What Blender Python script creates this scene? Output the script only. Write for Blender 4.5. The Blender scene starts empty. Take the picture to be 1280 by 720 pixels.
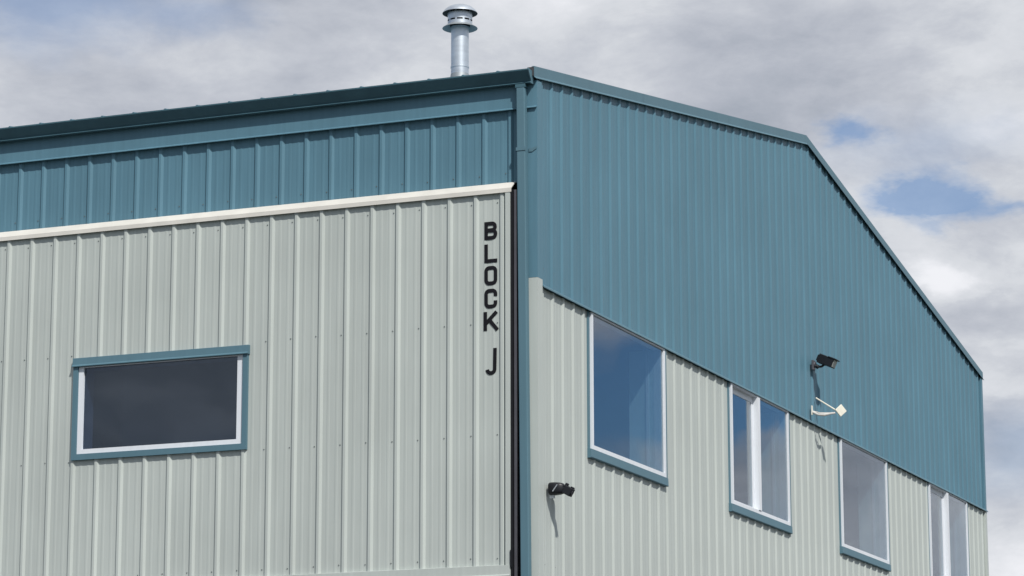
import bpy, math, random
from mathutils import Vector, Matrix
random.seed(7)
C = bpy.context.scene.collection
T = 8.0            # height of the cladding change above the ground
W = 20.19          # width of the gable wall (along X)
D = 30.0           # length of the building (along Y)
ZE = 2.36          # roof edge above T
SL = 0.1658        # roof slope
P = 0.3048         # rib pitch
rad = math.radians

# ---------------------------------------------------------------- materials
def new_mat(name):
    m = bpy.data.materials.new(name); m.use_nodes = True
    nt = m.node_tree; b = nt.nodes['Principled BSDF']
    return m, nt, b
def nd(nt, t, **kw):
    n = nt.nodes.new(t)
    for k, v in kw.items(): setattr(n, k, v)
    return n
def paint(name, col, rough=.48, spec=.24, grime=.10, metal=0., wav=.25, streak=(9, 9, .35)):
    m, nt, b = new_mat(name)
    tc = nd(nt, 'ShaderNodeTexCoord')
    mp = nd(nt, 'ShaderNodeMapping'); mp.inputs['Scale'].default_value = streak
    nt.links.new(tc.outputs['Object'], mp.inputs[0])
    n1 = nd(nt, 'ShaderNodeTexNoise'); n1.inputs['Scale'].default_value = 2.2; n1.inputs['Detail'].default_value = 6
    nt.links.new(mp.outputs[0], n1.inputs['Vector'])
    n2 = nd(nt, 'ShaderNodeTexNoise'); n2.inputs['Scale'].default_value = .9; n2.inputs['Detail'].default_value = 3
    nt.links.new(tc.outputs['Object'], n2.inputs['Vector'])
    mx = nd(nt, 'ShaderNodeMath', operation='ADD'); nt.links.new(n1.outputs['Fac'], mx.inputs[0]); nt.links.new(n2.outputs['Fac'], mx.inputs[1])
    mr = nd(nt, 'ShaderNodeMapRange'); mr.inputs[1].default_value = .7; mr.inputs[2].default_value = 1.3
    mr.inputs[3].default_value = 1 - grime; mr.inputs[4].default_value = 1 + grime * .6
    nt.links.new(mx.outputs[0], mr.inputs[0])
    if wav:                                              # each 0.9 m sheet differs a little in tone
        sn = nd(nt, 'ShaderNodeVectorMath', operation='SNAP'); of = nd(nt, 'ShaderNodeVectorMath', operation='ADD'); of.inputs[1].default_value = (.14, .14, 100)
        nt.links.new(tc.outputs['Object'], of.inputs[0]); nt.links.new(of.outputs[0], sn.inputs[0]); sn.inputs[1].default_value = (.9144, .9144, 900)
        wn = nd(nt, 'ShaderNodeTexWhiteNoise'); nt.links.new(sn.outputs[0], wn.inputs['Vector'])
        wr = nd(nt, 'ShaderNodeMapRange'); wr.inputs[3].default_value = .975; wr.inputs[4].default_value = 1.02; nt.links.new(wn.outputs['Value'], wr.inputs[0])
        m2 = nd(nt, 'ShaderNodeMath', operation='MULTIPLY'); nt.links.new(mr.outputs[0], m2.inputs[0]); nt.links.new(wr.outputs[0], m2.inputs[1]); mr = m2
    mul = nd(nt, 'ShaderNodeMix', data_type='RGBA', blend_type='MULTIPLY'); mul.inputs['Factor'].default_value = 1
    mul.inputs[6].default_value = (*col, 1); nt.links.new(mr.outputs[0], mul.inputs[7])
    nt.links.new(mul.outputs[2], b.inputs['Base Color'])
    rr = nd(nt, 'ShaderNodeMapRange'); rr.inputs[3].default_value = rough - .07; rr.inputs[4].default_value = rough + .09
    nt.links.new(n2.outputs['Fac'], rr.inputs[0]); nt.links.new(rr.outputs[0], b.inputs['Roughness'])
    b.inputs['Specular IOR Level'].default_value = spec; b.inputs['Metallic'].default_value = metal
    if wav:
        n3 = nd(nt, 'ShaderNodeTexNoise'); n3.inputs['Scale'].default_value = 1.6; n3.inputs['Detail'].default_value = 2
        mp3 = nd(nt, 'ShaderNodeMapping'); mp3.inputs['Scale'].default_value = (2.2, 2.2, .8)
        nt.links.new(tc.outputs['Object'], mp3.inputs[0]); nt.links.new(mp3.outputs[0], n3.inputs['Vector'])
        bp = nd(nt, 'ShaderNodeBump'); bp.inputs['Strength'].default_value = wav; bp.inputs['Distance'].default_value = .012
        nt.links.new(n3.outputs['Fac'], bp.inputs['Height']); nt.links.new(bp.outputs[0], b.inputs['Normal'])
    return m
def plain(name, col, rough=.5, metal=0., spec=.5):
    return paint(name, col, rough, spec, .12, metal, 0, (6, 6, 6))

BLUE = paint('blue_painted_steel', (.098, .205, .268))
BLUETRIM = paint('blue_trim_steel', (.094, .18, .225), grime=.06)
GUT = paint('blue_gutter_steel', (.062, .135, .170), grime=.12, streak=(1, 3, 3))
PALE = paint('pale_green_grey_steel', (.452, .490, .466), grime=.07)
CREAM = paint('cream_flashing', (.62, .60, .55), grime=.10, streak=(2, 2, 2), rough=.5)
WHITE = paint('white_vinyl', (.70, .73, .77), grime=.05, wav=0)
BEIGE = paint('aged_vinyl', (.55, .53, .50), grime=.08, wav=0)
SCREW = plain('screw_head', (.16, .18, .18), .5, .4)
RUBBER = plain('black_rubber', (.010, .011, .014), .6, 0, .25)
STRIP = plain('dark_guide_steel', (.10, .10, .115), .45, .3)
BLACK = plain('black_plastic', (.009, .010, .014), .42, 0, .4)
VINYL = plain('black_lettering', (.010, .010, .013), .6, 0, .15)
GALV = paint('galvanised_steel', (.60, .65, .70), rough=.42, metal=.75, grime=.18, wav=.1, streak=(3, 3, 8))
GALV2 = paint('dull_galvanised', (.33, .36, .38), rough=.55, metal=.5, grime=.2, wav=0, streak=(5, 5, 5))
DRY = plain('painted_plasterboard', (.50, .60, .60), .8)
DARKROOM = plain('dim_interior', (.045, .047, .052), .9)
PLATE = plain('cream_plastic', (.78, .75, .64), .4)
LENS = plain('lamp_glass', (.42, .44, .42), .15)
CONC = plain('asphalt_apron', (.055, .056, .06), .85)
ROOFM = paint('blue_roof_steel', (.12, .21, .265), grime=.12)
CAPDARK = plain('dark_cap_steel', (.06, .055, .055), .6, .3)  # darker steel for the underside of the rain cap
DARKSTEEL = plain('dark_inner_steel', (.05, .05, .055), .7)

def glass(name, ior, tint, gcol=(.95, .97, 1)):
    m, nt, b = new_mat(name); nt.nodes.remove(b)
    out = nt.nodes['Material Output']
    # two-sided Schlick reflectance per face
    geo = nd(nt, 'ShaderNodeNewGeometry'); dp = nd(nt, 'ShaderNodeVectorMath', operation='DOT_PRODUCT')
    nt.links.new(geo.outputs['Incoming'], dp.inputs[0]); nt.links.new(geo.outputs['Normal'], dp.inputs[1])
    ab = nd(nt, 'ShaderNodeMath', operation='ABSOLUTE'); nt.links.new(dp.outputs['Value'], ab.inputs[0])
    om = nd(nt, 'ShaderNodeMath', operation='SUBTRACT'); om.inputs[0].default_value = 1; nt.links.new(ab.outputs[0], om.inputs[1])
    pw = nd(nt, 'ShaderNodeMath', operation='POWER'); nt.links.new(om.outputs[0], pw.inputs[0]); pw.inputs[1].default_value = 5
    fr = nd(nt, 'ShaderNodeMath', operation='MULTIPLY_ADD'); nt.links.new(pw.outputs[0], fr.inputs[0]); fr.inputs[1].default_value = 1 - ior; fr.inputs[2].default_value = ior
    tr = nd(nt, 'ShaderNodeBsdfTransparent'); tr.inputs[0].default_value = (*tint, 1)
    gl = nd(nt, 'ShaderNodeBsdfGlossy'); gl.inputs['Roughness'].default_value = .012; gl.inputs[0].default_value = (*gcol, 1)
    tc = nd(nt, 'ShaderNodeTexCoord'); n = nd(nt, 'ShaderNodeTexNoise'); n.inputs['Scale'].default_value = .9; n.inputs['Detail'].default_value = 1
    nt.links.new(tc.outputs['Object'], n.inputs['Vector'])
    bp = nd(nt, 'ShaderNodeBump'); bp.inputs['Strength'].default_value = .35; bp.inputs['Distance'].default_value = .01
    nt.links.new(n.outputs['Fac'], bp.inputs['Height']); nt.links.new(bp.outputs[0], gl.inputs['Normal'])
    mx = nd(nt, 'ShaderNodeMixShader')
    nt.links.new(fr.outputs[0], mx.inputs[0]); nt.links.new(tr.outputs[0], mx.inputs[1]); nt.links.new(gl.outputs[0], mx.inputs[2])
    nt.links.new(mx.outputs[0], out.inputs[0])
    return m
GLASS = glass('window_glass', .18, (.66, .74, .78))
GLASSD = glass('tinted_window_glass', .072, (.36, .42, .50), (.74, .86, 1.0))

def ground_mat():
    m, nt, b = new_mat('gravel_and_grass')
    tc = nd(nt, 'ShaderNodeTexCoord')
    n = nd(nt, 'ShaderNodeTexNoise'); n.inputs['Scale'].default_value = .06; n.inputs['Detail'].default_value = 8
    n2 = nd(nt, 'ShaderNodeTexNoise'); n2.inputs['Scale'].default_value = 9; n2.inputs['Detail'].default_value = 5
    nt.links.new(tc.outputs['Object'], n.inputs['Vector']); nt.links.new(tc.outputs['Object'], n2.inputs['Vector'])
    cr = nd(nt, 'ShaderNodeValToRGB'); cr.color_ramp.elements[0].position = .45; cr.color_ramp.elements[1].position = .58
    cr.color_ramp.elements[0].color = (.05, .07, .03, 1); cr.color_ramp.elements[1].color = (.10, .10, .095, 1)
    nt.links.new(n.outputs['Fac'], cr.inputs[0])
    mul = nd(nt, 'ShaderNodeMix', data_type='RGBA', blend_type='MULTIPLY'); mul.inputs['Factor'].default_value = .6
    nt.links.new(cr.outputs[0], mul.inputs[6]); nt.links.new(n2.outputs['Fac'], mul.inputs[7]); nt.links.new(mul.outputs[2], b.inputs['Base Color'])
    b.inputs['Roughness'].default_value = .95
    return m

# ---------------------------------------------------------------- mesh tools
class MB:
    def __init__(s): s.v = []; s.f = []; s.m = []
    def face(s, pts, mi=0):
        i = len(s.v); s.v += [tuple(p) for p in pts]; s.f.append(tuple(range(i, i + len(pts)))); s.m.append(mi)
    def box(s, a, b, mi=0, M=None):
        x0, y0, z0 = a; x1, y1, z1 = b
        c = [(x, y, z) for x in (x0, x1) for y in (y0, y1) for z in (z0, z1)]
        if M is not None: c = [tuple(M @ Vector(p)) for p in c]
        i = len(s.v); s.v += c
        for f in ((0,1,3,2),(4,6,7,5),(0,4,5,1),(2,3,7,6),(0,2,6,4),(1,5,7,3)):
            s.f.append(tuple(i + k for k in f)); s.m.append(mi)
    def prism(s, poly, fn, a, b, mi=0, cap=True):
        """poly (p,q) swept along third coordinate from a to b; fn(p,q,t)->xyz"""
        n = len(poly); i = len(s.v)
        s.v += [fn(p, q, a) for p, q in poly] + [fn(p, q, b) for p, q in poly]
        for k in range(n):
            j = (k + 1) % n; s.f.append((i + k, i + j, i + n + j, i + n + k)); s.m.append(mi)
        if cap:
            s.f.append(tuple(i + k for k in range(n))[::-1]); s.f.append(tuple(i + n + k for k in range(n))); s.m += [mi, mi]
    def tube(s, pts, r, n=10, mi=0, cap=True):
        pts = [Vector(p) for p in pts]; rings = []
        rs = r if isinstance(r, (list, tuple)) else [r] * len(pts)
        for k, p in enumerate(pts):
            d = (pts[min(k + 1, len(pts) - 1)] - pts[max(k - 1, 0)]).normalized()
            a = d.cross(Vector((0, 0, 1)))
            if a.length < .05: a = d.cross(Vector((1, 0, 0)))
            a.normalize(); b = d.cross(a).normalized()
            i = len(s.v); rings.append(i)
            s.v += [tuple(p + rs[k] * (math.cos(2*math.pi*j/n) * a + math.sin(2*math.pi*j/n) * b)) for j in range(n)]
        for k in range(len(rings) - 1):
            for j in range(n):
                jj = (j + 1) % n
                s.f.append((rings[k] + j, rings[k] + jj, rings[k+1] + jj, rings[k+1] + j)); s.m.append(mi)
        if cap:
            s.f.append(tuple(rings[0] + j for j in range(n))[::-1]); s.f.append(tuple(rings[-1] + j for j in range(n))); s.m += [mi, mi]
    def lathe(s, prof, c, n=40, mi=0):
        i = len(s.v); k = len(prof)
        for j in range(n):
            a = 2 * math.pi * j / n
            s.v += [(c[0] + r * math.cos(a), c[1] + r * math.sin(a), c[2] + z) for r, z in prof]
        for j in range(n):
            jj = (j + 1) % n
            for q in range(k - 1):
                s.f.append((i + j*k + q, i + jj*k + q, i + jj*k + q + 1, i + j*k + q + 1)); s.m.append(mi)
    def build(s, name, mats, parent=None, bevel=0, smooth=False, label=None):
        me = bpy.data.meshes.new(name); me.from_pydata(s.v, [], s.f)
        if not isinstance(mats, (list, tuple)): mats = [mats]
        for m in mats: me.materials.append(m)
        for p, mi in zip(me.polygons, s.m): p.material_index = mi; p.use_smooth = smooth
        import bmesh
        bm = bmesh.new(); bm.from_mesh(me); bmesh.ops.remove_doubles(bm, verts=bm.verts, dist=1e-5)
        bmesh.ops.recalc_face_normals(bm, faces=bm.faces); bm.to_mesh(me); bm.free()
        if smooth:
            try: me.set_sharp_from_angle(angle=rad(35))
            except Exception: pass
        o = bpy.data.objects.new(name, me); C.objects.link(o); o.parent = parent
        if bevel:
            bv = o.modifiers.new('bevel', 'BEVEL'); bv.width = bevel; bv.segments = 2; bv.limit_method = 'ANGLE'
        if label: o['label'] = label
        return o
def thing(name, loc, label, cat, group=None):
    o = bpy.data.objects.new(name, None); C.objects.link(o); o.location = loc
    o['label'] = label; o['category'] = cat
    if group: o['group'] = group
    return o

# plane mappings: (u, h, z): u along the wall, h outward
GAB = lambda u, h, z: (u, -h, z)           # gable wall, faces -Y
LEF = lambda u, h, z: (-h, u, z)           # eave wall, faces -X
BAK = lambda u, h, z: (u, D + h, z)
RIG = lambda u, h, z: (W + h, u, z)

def panel(mb, fn, u0, u1, ph, zb, zt, holes=(), base=0.0, rib=.022, rw=.038, extra=(), screws=(), zs_hole=None):
    brk = set([u0, u1]); brk.update(extra)
    prof = []
    k0 = int((u0 - ph) / P) - 2; k1 = int((u1 - ph) / P) + 2
    for k in range(k0, k1 + 1):
        c = ph + k * P
        prof += [(c - rw, 0), (c - .014, rib), (c + .014, rib), (c + rw, 0)]
        for q in (1/3, 2/3):
            m = c + P * q; prof += [(m - .020, 0), (m - .009, .0020), (m + .009, .0020), (m + .020, 0)]
    prof.sort()
    def h(u):
        for (a, ha), (b, hb) in zip(prof, prof[1:]):
            if a <= u <= b: return base + (ha + (hb - ha) * (u - a) / (b - a) if b > a else ha)
        return base
    for a, _ in prof:
        if u0 < a < u1: brk.add(a)
    for (a, b, _, _) in holes: brk.add(a); brk.add(b)
    us = sorted(x for x in brk if u0 - 1e-9 <= x <= u1 + 1e-9)
    zb_ = zb if callable(zb) else (lambda u: zb); zt_ = zt if callable(zt) else (lambda u: zt)
    for a, b in zip(us, us[1:]):
        if b - a < 1e-6: continue
        mid = (a + b) / 2
        spans = [(None, None)]
        for (ha, hb, za, zc) in holes:
            if ha < mid < hb: spans = [(None, za), (zc, None)] if zc < zt_(mid) - .001 else [(None, za)]
        for s0, s1 in spans:
            z0a = zb_(a) if s0 is None else s0; z0b = zb_(b) if s0 is None else s0
            z1a = zt_(a) if s1 is None else s1; z1b = zt_(b) if s1 is None else s1
            mb.face([fn(a, h(a), z0a), fn(b, h(b), z0b), fn(b, h(b), z1b), fn(a, h(a), z1a)])
    for z in screws:
        for k in range(k0, k1 + 1):
            u = ph + k * P + .055 + random.uniform(-.004, .004); zz = z + random.uniform(-.006, .006)
            if not (u0 + .02 < u < u1 - .02) or not (zb_(u) + .02 < zz < zt_(u) - .03): continue
            if any(ha - .05 < u < hb + .05 and za - .2 < zz < zc + .1 for ha, hb, za, zc in holes): continue
            n = 6; r = .0075; hh = h(u)
            ring0 = [fn(u + r*math.cos(i*math.pi/3), hh, zz + r*math.sin(i*math.pi/3)) for i in range(n)]
            ring1 = [fn(u + r*.8*math.cos(i*math.pi/3), hh + .006, zz + r*.8*math.sin(i*math.pi/3)) for i in range(n)]
            for i in range(n): mb.face([ring0[i], ring0[(i+1) % n], ring1[(i+1) % n], ring1[i]], 1)
            mb.face(ring1, 1)

def roofz(x): return T + ZE + SL * min(x, W - x)

# ---------------------------------------------------------------- setting
g = MB(); g.face([(-3000, -3000, 0), (3000, -3000, 0), (3000, 3000, 0), (-3000, 3000, 0)])
go = g.build('ground', ground_mat()); go['kind'] = 'structure'
g = MB(); g.box((-14, -6, -.05), (W + 4, D + 4, .012)); ap = g.build('apron', CONC); ap['kind'] = 'structure'

B = thing('hangar_building', (0, 0, 0), 'blue and pale green ribbed steel hangar with a low gable roof', 'building')

# ---------------------------------------------------------------- gable wall
WX0, WP, WW = 1.51, 4.945, 2.54
wins = [WX0 + i * WP for i in range(4)]
SB = T - 1.645                                      # underside of the blue sill trims
holes = [(x, x + WW, SB + .02, T + .01) for x in wins]
m = MB()
panel(m, GAB, .09, W - .07, .157, rib=.019, rw=.041, zb=T + .012, zt=lambda u: roofz(u) - .05, extra=(W / 2,), screws=(T + .22, T + 1.45, T + 2.7))
m.build('upper_cladding', [BLUE, SCREW], B)
m = MB()
panel(m, GAB, .09, W - .07, .168, .12, T - .004, rib=.019, rw=.041, holes=holes, screws=(T - 2.95, T - 4.6, T - 6.2))
m.build('lower_cladding', [PALE, SCREW], B)

# corner trims: upper blue, lower pale
def corner(z0, z1, mat, w=.1, off=.036, name='corner_trim'):
    m = MB()
    poly = [(-off, w), (-off, -off), (w, -off), (w, -off + .004), (w - .004, -.002), (-.002, -.002), (-.002, w)]
    m.prism(poly, lambda p, q, t: (p, q, t), z0, z1)
    m.build(name, mat, B)
corner(T + .075, T + ZE - .12, BLUE)
corner(.12, T + .072, PALE, off=.038)
m = MB(); m.prism([(W + .034, .1), (W + .034, -.034), (W - .08, -.034), (W - .08, -.002), (W + .002, -.002), (W + .002, .1)], lambda p, q, t: (p, q, t), T + .012, T + ZE - .1); m.build('corner_trim', BLUE, B)
m = MB(); m.prism([(W + .036, .1), (W + .036, -.036), (W - .08, -.036), (W - .08, -.002), (W + .002, -.002), (W + .002, .1)], lambda p, q, t: (p, q, t), .12, T - .004); m.build('corner_trim', PALE, B)

# transition flashing between upper and lower cladding
m = MB()
poly = [(.0, T + .040), (.026, T + .030), (.052, T + .006), (.054, T - .010), (.050, T - .010), (.046, T + .002), (.0, T + .004)]
m.prism(poly, lambda p, q, t: (t, -p, q), .098, W + .06)
m.build('transition_flashing', BLUETRIM, B)

# rake trim : two sloped lengths mitred at the apex, with a kicked hem
def rakez(x): return T + ZE + .032 + SL * min(x, W - x)
m = MB()
prof = [(.0, 0), (.031, 0), (.031, -.112), (.051, -.131), (.051, -.138), (.027, -.118), (.027, -.006), (.0, -.006)]
xs = [-.105, W / 2, W + .10]
for a, b in zip(xs, xs[1:]):
    ra = [(a, -p, rakez(a) + q) for p, q in prof]; rb = [(b, -p, rakez(b) + q) for p, q in prof]
    n = len(prof)
    for k in range(n):
        j = (k + 1) % n; m.face([ra[k], ra[j], rb[j], rb[k]])
    if a < 0: m.face(ra)
    else: m.face(rb)
for xx in (3.35, 6.6, 13.2, 16.5):                     # lap joints
    a, b = xx, xx + .05
    z = [rakez(a), rakez(b)]
    m.face([(a, -.0322, z[0] - .002), (b, -.0322, z[1] - .002), (b, -.0322, z[1] - .099), (a, -.0322, z[0] - .099)])
rk = m.build('rake_trim', BLUETRIM, B)
m = MB(); m.box((-.103, -.026, rakez(-.1) - .105), (-.03, .05, rakez(-.1) - .008)); m.build('eave_closure', DARKSTEEL, rk)
m = MB(); m.box((W + .03, -.026, rakez(-.1) - .125), (W + .098, .3, rakez(-.1) - .01)); m.build('eave_closure', DARKSTEEL, rk)

# ---------------------------------------------------------------- roof
m = MB()
for sgn in (0, 1):
    X = (lambda x: x) if sgn == 0 else (lambda x: W - x)
    y = -.02; e = -.10
    k = 0; seam0 = .40
    ys = [-.02]
    yy = seam0
    cols = []
    while yy < D + .05:
        cols.append(yy); yy += .4064
    lo = (X(e), T + ZE + SL * e); hi = (X(W / 2), T + ZE + SL * W / 2)
    def pt(t, y, h): return (lo[0] + (hi[0] - lo[0]) * t, y, lo[1] + (hi[1] - lo[1]) * t + h)
    prof = [(-.02, 0)]
    for c in cols: prof += [(c - .032, 0), (c - .016, .016), (c - .010, .026), (c + .010, .026), (c + .016, .016), (c + .032, 0)]
    prof.append((D + .06, 0))
    for (ya, ha), (yb, hb) in zip(prof, prof[1:]):
        m.face([pt(0, ya, ha), pt(0, yb, hb), pt(1, yb, hb), pt(1, ya, ha)])
    for c in cols:                                       # closed rib ends
        m.face([pt(0, c - .032, 0), pt(0, c - .016, .016), pt(0, c - .010, .026), pt(0, c + .010, .026), pt(0, c + .016, .016), pt(0, c + .032, 0)])
    m.face([pt(0, -.02, -.03), pt(0, D, -.03), pt(1, D, -.03), pt(1, -.02, -.03)])
roof = m.build('roof', ROOFM, B)
m = MB(); zc = T + ZE + SL * W / 2
m.prism([(W/2 - .22, zc - .006), (W/2, zc + .020), (W/2 + .22, zc - .006), (W/2 + .22, zc - .012), (W/2, zc + .014), (W/2 - .22, zc - .012)], lambda p, q, t: (p, t, q), .06, D)
m.build('ridge_cap', ROOFM, roof)

# ---------------------------------------------------------------- eave (left) wall: upper blue cladding, fascia, gutter
m = MB()
DY0, DY1 = .232, 14.2                                    # hangar door leaf
panel(m, LEF, .09, DY1 + .2, .288, lambda u: T + 1.134 if u > DY0 - .02 else T + 1.0,  T + 2.05, screws=(T + 1.24,), extra=(DY0 - .02, DY0 - .0195))
panel(m, LEF, DY1 + .2, D - .05, .288, T + .0, T + 2.05)
m.build('side_cladding', [BLUE, SCREW], B)
m = MB(); panel(m, LEF, DY1 + .2, D - .05, .288, .12, T); m.build('side_lower_cladding', PALE, B)
m = MB()
prof = [(0, 2.23), (.046, 2.23), (.046, 1.952), (.062, 1.938), (.062, 1.930), (.040, 1.944), (0, 1.944)]
m.prism([(p, T + q) for p, q in prof], lambda p, q, t: (-p, t, q), -.034, D)
m.build('fascia', BLUE, B)
# gutter: lip, inward sloping face, bottom bead, bottom
m = MB()
gp = [(-.05, 2.315), (-.05, 2.196), (-.100, 2.190), (-.126, 2.188), (-.130, 2.194), (-.126, 2.201), (-.116, 2.206), (-.130, 2.226), (-.160, 2.262), (-.186, 2.295), (-.199, 2.314), (-.200, 2.328), (-.190, 2.328), (-.180, 2.302), (-.152, 2.264), (-.122, 2.226), (-.106, 2.202), (-.056, 2.204), (-.056, 2.315)]
m.prism([(p, T + q) for p, q in gp], lambda p, q, t: (p, t, q), .012, D)
gut = m.build('gutter', GUT, B)
m = MB()
cp = [(-.05, 2.32), (-.05, 2.186), (-.130, 2.182), (-.135, 2.196), (-.124, 2.206), (-.138, 2.226), (-.168, 2.262), (-.206, 2.314), (-.206, 2.332)]
m.prism([(p, T + q) for p, q in cp], lambda p, q, t: (p, t, q), -.004, .010)
m.build('end_cap', BLUETRIM, gut)
for yy in (3.1, 9.3): m = MB(); m.prism([(p - .002, T + q) for p, q in gp], lambda p, q, t: (p, t, q), yy, yy + .02); m.build('joint_bracket', GUT, gut)
# downspout
m = MB()
def ds(z):                                               # slight lean
    t = (z - (T - 2.1)) / 4.25; return .091 + .034 * t
zz0, zz1 = .35, T + 2.15
def dprof(c, r=.010, w=.048, d0=-.125, d1=-.045):
    out = []
    for (cx, cy, a0) in ((d0 + r, c - w + r, 180), (d1 - r, c - w + r, 270), (d1 - r, c + w - r, 0), (d0 + r, c + w - r, 90)):
        for k in range(4):
            a = rad(a0 + 30 * k); out.append((cx + r * math.cos(a), cy + r * math.sin(a)))
    return out
a = [(x, y, zz0) for x, y in dprof(ds(zz0))]; b = [(x, y, zz1) for x, y in dprof(ds(zz1))]
n = len(a)
for k in range(n): j = (k + 1) % n; m.face([a[k], a[j], b[j], b[k]])
m.face(a)
dsp = m.build('downspout', BLUETRIM, B)
for z in (T + 1.45, T - 1.9 - 3.6, T - 5.6):
    m = MB(); c = ds(z)
    m.box((-.131, c - .060, z), (-.127, c + .060, z + .038)); m.box((-.131, c + .056, z), (-.04, c + .060, z + .038))
    m.prism([(c - .060, z), (c - .060, z + .038), (.03, z + .034), (-.03, z + .055), (-.03, z + .030), (.0, z + .012), (.02, z - .002)], lambda p, q, t: (t, p, q), -.044, -.040)
    m.build('strap', BLUETRIM, dsp)
m = MB(); m.box((-.128, ds(zz1) - .057, T + 2.15), (-.042, ds(zz1) + .057, T + 2.186)); m.build('outlet', GUT, dsp)

# ---------------------------------------------------------------- hangar door (upper leaf with window, lower leaf below)
DX = .118                                                # stand-off of the door skin
LZ = T - 2.985
wy0, wy1, wz0, wz1 = 3.335, 5.520, T - 1.588, T - .430
m = MB()
panel(m, LEF, DY0 + .035, DY1 - .035, .3345, LZ + .004, T + 1.02, holes=[(wy0 + .02, wy1 - .02, wz0 + .02, wz1 - .02)], base=DX - .0, screws=(T - 2.90, T - .40, T - 1.60, T + .90))
panel(m, LEF, DY0 + .035, DY1 - .035, .3345, .2, LZ - .14, base=DX, screws=(LZ - .3,))
door = m.build('hangar_door', [PALE, SCREW], B)
door['label'] = 'pale ribbed steel door leaf lettered in black with a wide dark window'
m = MB()                                                 # sloped cream top flashing
fp = [(.008, 1.142), (.012, 1.142), (.050, 1.128), (.155, 1.046), (.157, 1.000), (.152, 1.000), (.150, 1.040), (.048, 1.120), (.008, 1.130)]
m.prism([(p, T + q) for p, q in fp], lambda p, q, t: (-p, t, q), DY0 - .014, DY1 + .02)
m.build('top_flashing', [CREAM], door, label='bright cream sloped flashing along the top of the door')
m = MB()                                                 # edge trim (vertical)
ep = [(DY0, .04), (DY0, .152), (DY0 + .055, .154), (DY0 + .062, .119), (DY0 + .052, .119), (DY0 + .047, .148), (DY0 + .006, .146), (DY0 + .006, .04)]
m.prism(ep, lambda p, q, t: (-q, p, t), .2, T + 1.03); m.build('edge_trim', PALE, door)
m = MB()
m.box((-.145, DY0 - .020, .2), (-.06, DY0 - .001, T + 1.035)); m.box((-.165, DY0 - .02, LZ - .02), (-.146, DY0 - .001, LZ + .16))
m.build('rubber_seal', RUBBER, door)
m = MB()
bp = [(.119, LZ + .012), (.158, LZ + .004), (.160, LZ - .092), (.176, LZ - .104), (.176, LZ - .112), (.152, LZ - .108), (.119, LZ - .14)]
m.prism(bp, lambda p, q, t: (-p, t, q), DY0 + .004, DY1); m.build('bottom_rail', PALE, door)
m = MB(); m.box((-.116, DY0 + .01, .18), (-.03, DY0 + .03, T + 1.04)); m.box((-.116, DY1 - .03, .18), (-.03, DY1 - .01, T + 1.04)); m.box((-.116, DY0 + .01, T + 1.0), (-.03, DY1 - .01, T + 1.04)); m.build('door_frame', DARKSTEEL, door)
m = MB(); m.box((-.112, .176, .05), (-.092, .204, T + 1.03)); m.box((-.092, .184, .05), (-.036, .196, T + 1.03)); m.build('door_jamb', [STRIP], B)
m = MB(); m.box((-.034, .10, .05), (.02, .24, T + 1.05)); m.build('jamb_backing', RUBBER, B)
# door window
def ring(mb, a0, a1, b0, b1, wa0, wa1, wb0, wb1, h0, h1, fn):
    """rectangular ring in wall coordinates, outward from h0 to h1; members butt end to end"""
    def bx(u0, u1, z0, z1):
        pts = [fn(u, h, z) for u in (u0, u1) for h in (h0, h1) for z in (z0, z1)]
        i = len(mb.v); mb.v += pts
        for f in ((0,1,3,2),(4,6,7,5),(0,4,5,1),(2,3,7,6),(0,2,6,4),(1,5,7,3)): mb.f.append(tuple(i + k for k in f)); mb.m.append(0)
    if wa0: bx(a0, a0 + wa0, b0, b1)
    if wa1: bx(a1 - wa1, a1, b0, b1)
    if wb0: bx(a0 + wa0, a1 - wa1, b0, b0 + wb0)
    if wb1: bx(a0 + wa0, a1 - wa1, b1 - wb1, b1)
m = MB(); ring(m, wy0, wy1, wz0, wz1 - .09, .056, .062, .066, 0, DX - .02, DX + .040, LEF)
hp = [(.10, wz1), (.158, wz1 - .004), (.164, wz1 - .080), (.182, wz1 - .096), (.182, wz1 - .104), (.158, wz1 - .104), (.10, wz1 - .104)]
m.prism(hp, lambda p, q, t: (-p, t, q), wy0 - .012, wy1 + .010)
m.build('window_trim', BLUETRIM, door)
m = MB(); ring(m, wy0 + .058, wy1 - .064, wz0 + .068, wz1 - .106, .070, .062, .052, .012, DX - .07, DX + .024, LEF)
m.build('window_frame', WHITE, door)
m = MB(); m.box((-(DX - .004), wy0 + .125, wz0 + .115), (-(DX - .010), wy1 - .120, wz1 - .112)); m.build('window_pane', GLASSD, door)
m = MB(); ring(m, wy0 + .11, wy1 - .105, wz0 + .11, wz1 - .10, .02, .02, .02, .02, DX - .21, DX - .075, LEF); m.build('window_reveal', WHITE, door)

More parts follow.
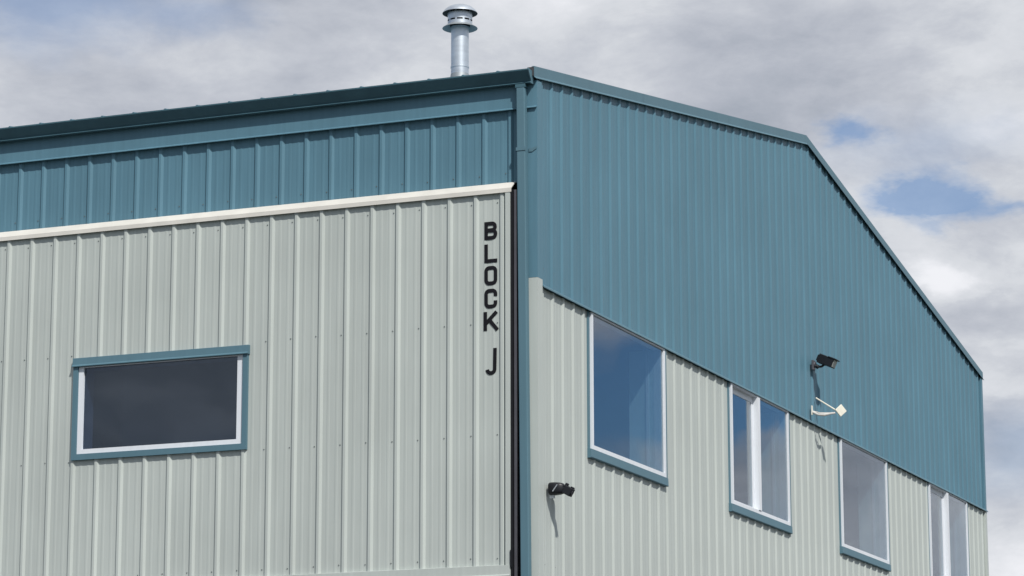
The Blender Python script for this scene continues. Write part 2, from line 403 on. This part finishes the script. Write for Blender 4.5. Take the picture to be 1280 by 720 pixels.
# lettering: strokes as flat plates
def stroke(mb, pts, w, h0, h1, closed=False):
    """pts in (s, z), s grows to the right of the reader; mitred ribbon"""
    n = len(pts); L = []; Rr = []
    for i in range(n):
        p = Vector(pts[i])
        a = Vector(pts[i - 1]) if (i > 0 or closed) else None
        b = Vector(pts[(i + 1) % n]) if (i < n - 1 or closed) else None
        d1 = (p - a).normalized() if a is not None else None
        d2 = (b - p).normalized() if b is not None else None
        if d1 is None: d1 = d2
        if d2 is None: d2 = d1
        t = (d1 + d2).normalized(); nn = Vector((-t.y, t.x)); k = w / 2 / max(.35, nn.dot(Vector((-d1.y, d1.x))))
        L.append(p + nn * k); Rr.append(p - nn * k)
    rng = range(n if closed else n - 1)
    f = lambda q, h: (-h, -q.x, q.y)
    for i in rng:
        j = (i + 1) % n
        mb.face([f(L[i], h1), f(L[j], h1), f(Rr[j], h1), f(Rr[i], h1)])
        mb.face([f(L[i], h0), f(L[j], h0), f(L[j], h1), f(L[i], h1)])
        mb.face([f(Rr[i], h0), f(Rr[j], h0), f(Rr[j], h1), f(Rr[i], h1)])
    if not closed:
        for i in (0, n - 1): mb.face([f(L[i], h0), f(L[i], h1), f(Rr[i], h1), f(Rr[i], h0)])
def arc(cx, cy, rx, ry, a0, a1, n=7): return [(cx + rx * math.cos(rad(a0 + (a1 - a0) * i / (n - 1))), cy + ry * math.sin(rad(a0 + (a1 - a0) * i / (n - 1)))) for i in range(n)]
h0, h1 = DX + .0045, DX + .0062
LW, LH, ST = .148, .204, .040
def letter(ch, cz, hgt=LH, w=LW):
    a = -w / 2 + ST / 2; b = w / 2 - ST / 2; t = hgt / 2 - ST / 2; mb = MB(); S = []
    if ch == 'B':
        S = [([(a, -hgt/2), (a, hgt/2)], False),
             ([(a, t)] + arc(b - .037, t - .037, .032, .037, 90, 0, 5) + arc(b - .037, .037 * 1, .032, .030, 0, -90, 5) + [(a, .005)], False),
             ([(a, .003)] + arc(b - .036, -.032, .036, .032, 90, 0, 5) + arc(b - .036, -t + .038, .036, .038, 0, -90, 5) + [(a, -t)], False)]
    if ch == 'L': S = [([(a, hgt/2), (a, -t), (w/2, -t)], False)]
    if ch == 'O': S = [(arc(b-.036, t-.036, .036, .036, 0, 90) + arc(a+.036, t-.036, .036, .036, 90, 180) + arc(a+.036, -t+.036, .036, .036, 180, 270) + arc(b-.036, -t+.036, .036, .036, 270, 360), True)]
    if ch == 'C': S = [([(b, t - .062)] + arc(b-.036, t-.036, .036, .036, 0, 90) + arc(a+.036, t-.036, .036, .036, 90, 180) + arc(a+.036, -t+.036, .036, .036, 180, 270) + arc(b-.036, -t+.036, .036, .036, 270, 360) + [(b, -t + .062)], False)]
    if ch == 'K': S = [([(a, -hgt/2), (a, hgt/2)], False), ([(a, -.030), (b + .004, hgt/2 - .004)], False), ([(a + .045, .016), (b + .014, -hgt/2 + .004)], False)]
    if ch == 'J': S = [([(b + .004, hgt/2), (b, -t + .045)] + arc(b - .038, -t + .042, .038, .042, 0, -90)[1:] + arc(b - .045, -t + .042, .040, .042, 270, 185, 6), False)]
    for i, (pp, cl) in enumerate(S):
        pp2 = []
        for q in pp:
            q = (q[0] - .466, q[1] + T + cz)
            if not pp2 or (Vector(q) - Vector(pp2[-1])).length > 1e-4: pp2.append(q)
        if cl and (Vector(pp2[0]) - Vector(pp2[-1])).length < 1e-4: pp2.pop()
        stroke(mb, pp2, ST, h0, h1 + i * .0006, cl)
    mb.build('letter', VINYL, door, label='black letter ' + ch + ' on the pale door')
for ch, zt_, zb_ in (('B', .701, .505), ('L', .456, .254), ('O', .218, .010), ('C', -.030, -.241), ('K', -.277, -.482), ('J', -.672, -.958)):
    letter(ch, (zt_ + zb_) / 2, zt_ - zb_, {'K': .166, 'J': .130}.get(ch, .148))

# ---------------------------------------------------------------- gable windows
for i, x in enumerate(wins):
    x1 = x + WW; zb = SB + .105; slider = i in (1, 3)
    fr = MB()
    ring(fr, x + .058, x1 - .032, zb, T - .006, .052, .056, .046, .022, -.09, .036, GAB)
    if slider:
        xm = x + 1.12
        ring(fr, x + .111, xm - .001, zb + .047, T - .029, .03, .055, .03, .075, -.05, -.024, GAB)
        fr.box((xm, -.046, zb + .047), (xm + .104, .089, T - .029))
    f = fr.build('window', WHITE, B, label='sliding window with a white mullion in the gable wall' if slider else 'single fixed pane window in the gable wall')
    m = MB(); m.prism([(.0, SB), (.044, SB + .003), (.048, SB + .010), (.044, SB + .100), (.0, SB + .104)], lambda p, q, t: (t, -p, q), x - .01, x1 + .005)
    m.build('sill', BLUETRIM, f)
    m = MB(); m.box((x - .002, -.012, zb), (x + .057, .06, T - .006)); m.build('jamb_trim', BLUETRIM, f)
    m = MB(); m.box((x1 - .031, -.038, zb), (x1 + .002, .06, T - .006)); m.build('jamb_trim', BLUETRIM, f)
    if slider:
        m = MB(); m.box((x + .139, .030, zb + .075), (xm - .054, .036, T - .10)); m.build('pane', GLASS, f)
        m = MB(); m.box((xm + .102, -.020, zb + .044), (x1 - .086, -.014, T - .026)); m.build('pane', GLASS, f)
    else:
        m = MB(); m.box((x + .108, -.020, zb + .044), (x1 - .086, -.014, T - .026)); m.build('pane', GLASS, f)
    m = MB()
    q = .40
    m.box((x + .05, .092, zb - .02), (x + .08, q, T)); m.box((x1 - .09, .092, zb - .02), (x1 - .06, q, T)); m.box((x + .08, .092, zb - .02), (x1 - .09, q, zb + .03))
    m.build('reveal', DRY, f)
    m = MB(); m.box((x1 - .108, .150, zb + .03), (x1 - .0905, .185, T - .02)); m.build('inner_stop', WHITE, f)
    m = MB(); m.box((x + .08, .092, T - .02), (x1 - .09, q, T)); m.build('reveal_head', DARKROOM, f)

# inner rooms behind the windows and hangar interior lining
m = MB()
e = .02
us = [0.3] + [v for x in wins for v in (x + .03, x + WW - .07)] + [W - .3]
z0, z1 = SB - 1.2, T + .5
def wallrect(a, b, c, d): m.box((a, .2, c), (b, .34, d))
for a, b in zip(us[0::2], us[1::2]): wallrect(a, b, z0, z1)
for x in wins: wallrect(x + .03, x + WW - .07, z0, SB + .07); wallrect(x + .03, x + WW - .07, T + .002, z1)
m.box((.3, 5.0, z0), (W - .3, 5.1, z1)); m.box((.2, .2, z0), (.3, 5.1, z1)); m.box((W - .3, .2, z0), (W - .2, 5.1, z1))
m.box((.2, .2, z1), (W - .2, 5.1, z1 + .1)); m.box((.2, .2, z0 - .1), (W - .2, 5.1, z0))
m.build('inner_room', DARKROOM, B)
# rear and right-hand walls
m = MB(); panel(m, BAK, .05, W - .05, .2, T, lambda u: roofz(u) - .05, extra=(W / 2,)); m.build('rear_cladding', BLUE, B)
m = MB(); panel(m, BAK, .05, W - .05, .2, .1, T); m.build('rear_lower_cladding', PALE, B)
m = MB(); panel(m, RIG, .09, D - .05, .2, T, T + 2.3); m.build('right_cladding', BLUE, B)
m = MB(); panel(m, RIG, .09, D - .05, .2, .1, T); m.build('right_lower_cladding', PALE, B)
m = MB(); m.prism([(W - .05 - p, T + q) if False else (W - p, T + q) for p, q in gp[:11]], lambda p, q, t: (p, t, q), .06, D); m.build('rear_gutter', GUT, B)
m = MB(); m.box((-.01, -.01, .0), (W + .01, .15, .12)); m.box((-.01, DY1 + .2, 0), (.15, D, .12)); m.box((W - .15, .15, 0), (W + .01, D, .12)); m.box((.15, D - .15, 0), (W - .15, D + .01, .12)); m.build('foundation', CONC, B)

# ---------------------------------------------------------------- flue pipe on the roof
fx, fy = 1.5, 1.53
rz = roofz(fx)
m = MB()
m.tube([(fx, fy, rz - .1), (fx, fy, T + 3.43)], .102, 36); 
for z in (T + 2.95,): m.lathe([(.102, z - .012), (.1065, z - .008), (.1065, z + .008), (.102, z + .012)], (fx, fy, 0), 36)
fl = m.build('flue_pipe', GALV, B, smooth=True)
m = MB()
m.lathe([(.101, 3.475), (.150, 3.452), (.200, 3.418), (.203, 3.414), (.198, 3.414), (.148, 3.444), (.101, 3.465)], (fx, fy, T), 40)
m.build('storm_collar', GALV2, fl, smooth=True)
m = MB()
n = 40; r = .142
for j in range(n):                                       # slotted band
    a0, a1 = 2*math.pi*j/n, 2*math.pi*(j+1)/n
    def p(a, z): return (fx + r*math.cos(a), fy + r*math.sin(a), T + z)
    m.face([p(a0, 3.455), p(a1, 3.455), p(a1, 3.490), p(a0, 3.490)])
    if j % 4 == 0: m.face([p(a0, 3.490), p(a1, 3.490), p(a1, 3.508), p(a0, 3.508)])
    m.face([p(a0, 3.508), p(a1, 3.508), p(a1, 3.592), p(a0, 3.592)])
    if j % 4 in (0,): m.face([p(a0, 3.592), p(a1, 3.592), p(a1, 3.615), p(a0, 3.615)])
m.build('vent_band', GALV, fl, smooth=True)
m = MB(); m.lathe([(.0, 3.44), (.115, 3.44), (.115, 3.64), (0, 3.64)], (fx, fy, T), 24); m.build('flue_core', RUBBER, fl)
m = MB()
m.lathe([(.0, 3.690), (.05, 3.689), (.10, 3.680), (.145, 3.660), (.180, 3.628), (.198, 3.602), (.203, 3.592)], (fx, fy, T), 40)
m.build('rain_cap', GALV, fl, smooth=True)
m = MB(); m.lathe([(.203, 3.5915), (.196, 3.590), (.172, 3.620), (.14, 3.638), (0, 3.650)], (fx, fy, T), 40); m.build('cap_underside', CAPDARK, fl, smooth=True)
m = MB(); m.lathe([(.104, .26), (.13, .10), (.16, .04), (.26, .0), (.26, -.06)], (fx, fy, rz), 32); m.build('roof_boot', GALV2, fl, smooth=True)

# ---------------------------------------------------------------- floodlight
def rot(o, axis, deg): return Matrix.Translation(Vector(o)) @ Matrix.Rotation(rad(deg), 4, axis) @ Matrix.Translation(-Vector(o))
FL = (10.14, -.032, T + .82)
F = thing('floodlight', FL, 'black floodlight on a short arm on the blue gable wall above the cream antenna', 'floodlight')
def L(p, o): return tuple(Vector(p) - Vector(o))
m = MB(); m.tube([(0, .005, 0), (0, -.05, 0)], .042, 18); m.box((-.05, .0, -.075), (.05, -.03, .06))
m.build('junction_box', STRIP, F, bevel=.006)
m = MB(); m.tube([(0, -.04, -.005), (.0, -.085, -.035), (.01, -.13, -.03), (.02, -.17, .0)], .016, 10); m.tube([(.0, -.055, -.02), (.0, -.085, -.04)], .028, 12)
m.build('arm', BLACK, F, smooth=True)
hc = Vector((.05, -.195, .045)); M = Matrix.Translation(hc) @ Matrix.Rotation(rad(24), 4, 'X')
m = MB(); M = M @ Matrix.Scale(.86, 4)
m.box((-.10, -.13, -.07), (.10, .13, .07), 0, M); m.box((-.11, -.165, .062), (.11, -.02, .082), 0, M); m.box((-.085, .13, -.05), (.085, .155, .05), 0, M)
for k in range(5): m.box((-.104, .02 + k*.024, -.074), (.104, .030 + k*.024, .076), 0, M)
m.build('housing', BLACK, F, bevel=.006)
m = MB(); m.box((-.088, -.138, -.058), (.088, -.131, .056), 0, M); m.build('lens', LENS, F, bevel=.002)

# ---------------------------------------------------------------- small flat antenna on struts
A0 = (10.06, -.032, T + .17)
A = thing('panel_antenna', A0, 'cream square plate antenna on thin struts on the blue gable wall below the floodlight', 'antenna')
pc = Vector((10.349, -.36, T + .196)) - Vector(A0)
nrm = Vector((-.72, -.66, -.05)).normalized()
Z = nrm; X_ = Vector((0, 0, 1)).cross(Z).normalized(); Y_ = Z.cross(X_)
M = Matrix.Translation(pc) @ Matrix(((X_.x, Y_.x, Z.x, 0), (X_.y, Y_.y, Z.y, 0), (X_.z, Y_.z, Z.z, 0), (0, 0, 0, 1))) @ Matrix.Rotation(rad(42), 4, 'Z')
m = MB(); m.box((-.062, -.062, -.012), (.062, .062, .014), 0, M); m.box((-.03, -.03, -.035), (.03, .03, -.012), 0, M); pl = m.build('plate', PLATE, A, bevel=.005)
m = MB(); m.box((-.02, -.012, -.06), (.02, .002, .07)); m.build('bracket', PLATE, A, bevel=.003)
tip = Vector((10.27, -.30, T + .20)) - Vector(A0)
m = MB(); m.tube([(.22, .0, .21), tuple(tip)], .011, 10); m.build('strut', PLATE, A)
m = MB(); m.tube([(0, -.005, -.015), (.02, -.08, -.055), (.05, -.16, -.06), (.09, -.24, -.04), tuple(tip + Vector((-.02, 0, -.05)))], [.020, .015, .021, .016, .014], 10); m.tube([(0, -.01, -.005), (.05, -.1, -.03), (.10, -.2, -.03), tuple(tip + Vector((0, 0, -.045)))], .008, 8); m.build('strut', BEIGE, A)

# ---------------------------------------------------------------- small black camera on the pale wall
K0 = (.304, -.034, T - 2.145)
K = thing('security_camera', K0, 'small black security camera on the pale gable wall near the downspout', 'security camera')
m = MB()
secs = [(.0, .062, .060), (-.012, .068, .068), (-.06, .068, .068), (-.11, .064, .064), (-.145, .052, .056), (-.16, .036, .040)]
rings = []
for (y, rx, rz_) in secs:
    rings.append([(rx * math.copysign(abs(math.cos(a)) ** .6, math.cos(a)), y, rz_ * math.copysign(abs(math.sin(a)) ** .6, math.sin(a))) for a in [2*math.pi*i/20 for i in range(20)]])
for ra, rb in zip(rings, rings[1:]):
    for i in range(20): m.face([ra[i], ra[(i+1) % 20], rb[(i+1) % 20], rb[i]])
m.face(rings[0]); m.face(rings[-1])
body = m.build('housing', BLACK, K, smooth=True)
m = MB(); m.tube([(-.069, -.055, -.035), (-.058, -.105, .036)], .0065, 8); m.build('highlight_strip', GALV, body)  # silver strip that puts a highlight on the side of the housing
hm = Matrix.Translation(Vector((0, -.205, -.030))) @ Matrix.Rotation(rad(30), 4, 'X')
m = MB(); m.box((-.045, -.05, -.045), (.045, .045, .045), 0, hm); m.box((-.03, -.045, .045), (.03, -.012, .06), 0, hm); m.box((-.024, .03, .02), (.024, .06, .068), 0, hm); m.tube([(0, -.15, -.005), (0, -.19, -.02)], .03, 12)
hd = m.build('camera_head', BLACK, K, bevel=.008)
m = MB(); m.tube([tuple(hm @ Vector((0, -.050, 0))), tuple(hm @ Vector((0, -.056, 0)))], .028, 16); m.build('lens', plain('camera_lens', (.03, .03, .04), .12), hd)
m = MB(); m.box((-.018, -.05, -.10), (.018, .0, -.06)); m.tube([(0, -.03, -.06), (0, -.03, -.10)], .014, 10); m.build('cable_gland', WHITE, K, bevel=.004)

# ---------------------------------------------------------------- sky
SUN_AZ = 43.0; SUN_EL = 47.0                             # azimuth from -Y towards -X
sdir = Vector((-math.sin(rad(SUN_AZ)) * math.cos(rad(SUN_EL)), -math.cos(rad(SUN_AZ)) * math.cos(rad(SUN_EL)), math.sin(rad(SUN_EL))))
w = bpy.data.worlds.new('World'); bpy.context.scene.world = w; w.use_nodes = True
nt = w.node_tree; bg = nt.nodes['Background']; STR = .1
bg.inputs['Strength'].default_value = STR
sky = nd(nt, 'ShaderNodeTexSky', sky_type='NISHITA'); sky.sun_disc = False
sky.sun_elevation = rad(SUN_EL); sky.sun_rotation = math.atan2(sdir.x, sdir.y); sky.air_density = 1.0; sky.dust_density = .6; sky.ozone_density = 1.5
tc = nd(nt, 'ShaderNodeTexCoord')
def vm(op, a, b=None, s=None):
    n = nd(nt, 'ShaderNodeVectorMath', operation=op)
    for i, q in enumerate((a, b)):
        if q is None: continue
        if hasattr(q, 'is_output'): nt.links.new(q, n.inputs[i])
        else: n.inputs[i].default_value = q
    return n.outputs['Value'] if op in ('DISTANCE', 'LENGTH', 'DOT_PRODUCT') else n.outputs['Vector']
def mth(op, a, b=0., c=0., clamp=False):
    n = nd(nt, 'ShaderNodeMath', operation=op); n.use_clamp = clamp
    for i, q in enumerate((a, b, c)):
        if hasattr(q, 'is_output'): nt.links.new(q, n.inputs[i])
        else: n.inputs[i].default_value = q
    return n.outputs[0]
dirn = tc.outputs['Generated']
flat = vm('MULTIPLY', dirn, (1, 1, 2.3))                # clouds lie flatter than they are wide
def noise(v, sc, det, ro=.55, dist=0., off=(0, 0, 0)):
    v2 = vm('ADD', v, off)
    n = nd(nt, 'ShaderNodeTexNoise'); n.inputs['Scale'].default_value = sc; n.inputs['Detail'].default_value = det
    n.inputs['Roughness'].default_value = ro; n.inputs['Distortion'].default_value = dist
    nt.links.new(v2, n.inputs['Vector']); return n
nA = noise(flat, 7.5, 7, .52, .3, (3.1, 0, 0)).outputs['Fac']
nB = noise(flat, 20, 9, .64, .2, (0, 5.2, 0)).outputs['Fac']
nW = noise(flat, 26, 5, .6, 0, (1, 2, 3)).outputs['Color']
wv = vm('ADD', flat, vm('MULTIPLY', vm('SUBTRACT', nW, (.5, .5, .5)), (.055, .055, .055)))
def D3(az, el):
    a, e = rad(az), rad(el); return (math.sin(a) * math.cos(e), math.cos(a) * math.cos(e), math.sin(e) * 2.3)
def blob(az, el, r, soft=1.0, amp=1.0):
    """soft patch in the sky dome; az from +Y to +X"""
    d = vm('DISTANCE', wv, D3(az, el))
    mr = nd(nt, 'ShaderNodeMapRange', interpolation_type='SMOOTHSTEP')
    nt.links.new(d, mr.inputs[0]); mr.inputs[1].default_value = r * (1 - soft * .999); mr.inputs[2].default_value = r
    mr.inputs[3].default_value = amp; mr.inputs[4].default_value = 0
    return mr.outputs[0]
def total(items):
    o = items[0]
    for i in items[1:]: o = mth('ADD', o, i)
    return o
blue_patches = [blob(75.1, 13.35, .019, .95, .6), blob(75.7, 13.25, .021, .95, .55), blob(76.3, 13.4, .022, .95, .65), blob(76.8, 13.05, .019, .95, .6), blob(77.5, 12.85, .012, .95, .4), blob(75.9, 12.75, .012, .95, .4), blob(74.2, 14.55, .016, .95, .6), blob(58.4, 17.1, .062, .9, .5), blob(61.5, 17.0, .03, .9, .3),
                blob(61.0, 14.1, .035, .9, .22), blob(75.8, 14.2, .05, 1, .25), blob(78.0, 8.4, .05, 1, .25), blob(110.5, 9.6, .075, .6, .92), blob(108.2, 9.5, .05, .7, .7), blob(110.9, 7.2, .06, .6, .8)]
n_in = len(blue_patches) - 3
nC = noise(flat, 2.1, 5, .55, .4, (7, 1, 0)).outputs['Fac']
wide = nd(nt, 'ShaderNodeMapRange', interpolation_type='SMOOTHSTEP'); nt.links.new(nC, wide.inputs[0])
wide.inputs[1].default_value = .48; wide.inputs[2].default_value = .60; wide.inputs[4].default_value = .85
# the broad openings belong to the part of the sky away from the cloud bank in the east
east = nd(nt, 'ShaderNodeMapRange', interpolation_type='SMOOTHSTEP'); nt.links.new(vm('DOT_PRODUCT', dirn, (.93, .32, .2)), east.inputs[0])
east.inputs[1].default_value = .5; east.inputs[2].default_value = .8; east.inputs[3].default_value = 1; east.inputs[4].default_value = 0
hole = mth('ADD', mth('ADD', mth('MINIMUM', total(blue_patches[:n_in]), .66), total(blue_patches[n_in:])), mth('MULTIPLY', wide.outputs[0], east.outputs[0]), clamp=True)
bright = total([mth('MULTIPLY', nA, 1.5), mth('MULTIPLY', nB, .80), -.235, blob(76.3, 11.55, .022, .95, .36), blob(75.9, 11.8, .02, .9, .2), blob(77.3, 10.4, .035, 1, .26), blob(76.9, 9.6, .025, 1, .2), blob(77.3, 12.0, .03, 1, .12), blob(67.5, 17.2, .10, 1, .13), blob(66.5, 15.4, .06, 1, .05), blob(77.4, 14.6, .04, 1, .10),
                blob(73.5, 16.0, .08, 1, -.10), blob(60.5, 15.2, .09, 1, -.03), blob(77.0, 8.6, .04, 1, -.16), blob(77.6, 6.4, .04, 1, .26), blob(106, 8.2, .08, 1, -.22), blob(-60.5, 9.6, .03, 1, .3), blob(-62, 9.0, .022, 1, .35), blob(-59.5, 8.9, .02, 1, .15)])
ramp = nd(nt, 'ShaderNodeValToRGB')
e = ramp.color_ramp.elements
e[0].position = .55; e[0].color = (.325, .365, .43, 1)
e[1].position = 1.0; e[1].color = (.655, .68, .725, 1)
for pos, col in ((.74, (.448, .478, .545, 1)), (.88, (.548, .575, .635, 1))):
    q = e.new(pos); q.color = col
mr = nd(nt, 'ShaderNodeMapRange'); nt.links.new(bright, mr.inputs[0]); mr.inputs[1].default_value = .35; mr.inputs[2].default_value = 1.35
mr.inputs[3].default_value = .45; mr.inputs[4].default_value = 1.25; mr.clamp = False
nt.links.new(mr.outputs[0], ramp.inputs[0])
hi = nd(nt, 'ShaderNodeMapRange', interpolation_type='SMOOTHSTEP'); nt.links.new(mr.outputs[0], hi.inputs[0]); hi.inputs[1].default_value = .95; hi.inputs[2].default_value = 1.35
mixh = nd(nt, 'ShaderNodeMix', data_type='RGBA'); nt.links.new(hi.outputs[0], mixh.inputs['Factor']); nt.links.new(ramp.outputs[0], mixh.inputs[6]); mixh.inputs[7].default_value = (.88, .89, .93, 1)
cl = nd(nt, 'ShaderNodeMix', data_type='RGBA', blend_type='MULTIPLY'); cl.inputs['Factor'].default_value = 1
nt.links.new(mixh.outputs[2], cl.inputs[6]); cl.inputs[7].default_value = (1 / STR, 1 / STR, 1 / STR, 1)
CLR = 1.0
tint = nd(nt, 'ShaderNodeMix', data_type='RGBA', blend_type='MULTIPLY'); tint.inputs['Factor'].default_value = 1
nt.links.new(sky.outputs[0], tint.inputs[6]); tint.inputs[7].default_value = (.56, .80, 1.04, 1)
mx = nd(nt, 'ShaderNodeMix', data_type='RGBA'); nt.links.new(hole, mx.inputs['Factor']); nt.links.new(cl.outputs[2], mx.inputs[6]); nt.links.new(tint.outputs[2], mx.inputs[7])
nt.links.new(mx.outputs[2], bg.inputs['Color'])

sl = bpy.data.lights.new('sun', 'SUN'); sl.energy = 4.15; sl.angle = rad(1.2); sl.color = (1, .965, .91)
so = bpy.data.objects.new('sun', sl); C.objects.link(so); so.rotation_euler = (-sdir).to_track_quat('-Z', 'Y').to_euler(); so.location = (-20, -20, 40)

# ---------------------------------------------------------------- camera
yaw, pitch, roll = 1.182, .2039, -.001
fw = Vector((math.sin(yaw) * math.cos(pitch), math.cos(yaw) * math.cos(pitch), math.sin(pitch)))
rt = Vector((math.cos(yaw), -math.sin(yaw), 0)); up = rt.cross(fw)
r2 = math.cos(roll) * rt + math.sin(roll) * up; u2 = -math.sin(roll) * rt + math.cos(roll) * up
cam = bpy.data.cameras.new('camera'); co = bpy.data.objects.new('camera', cam); C.objects.link(co)
Mx = Matrix(((r2.x, u2.x, -fw.x, -28.6708), (r2.y, u2.y, -fw.y, -11.472), (r2.z, u2.z, -fw.z, T - 6.42), (0, 0, 0, 1)))
co.matrix_world = Mx
cam.sensor_width = 36; cam.lens = 3719.1 / 1280 * 36; cam.clip_start = .1; cam.clip_end = 9000
sc = bpy.context.scene; sc.camera = co
sc.view_settings.view_transform = 'Standard'; sc.view_settings.look = 'None'; sc.view_settings.exposure = 0; sc.view_settings.gamma = 1
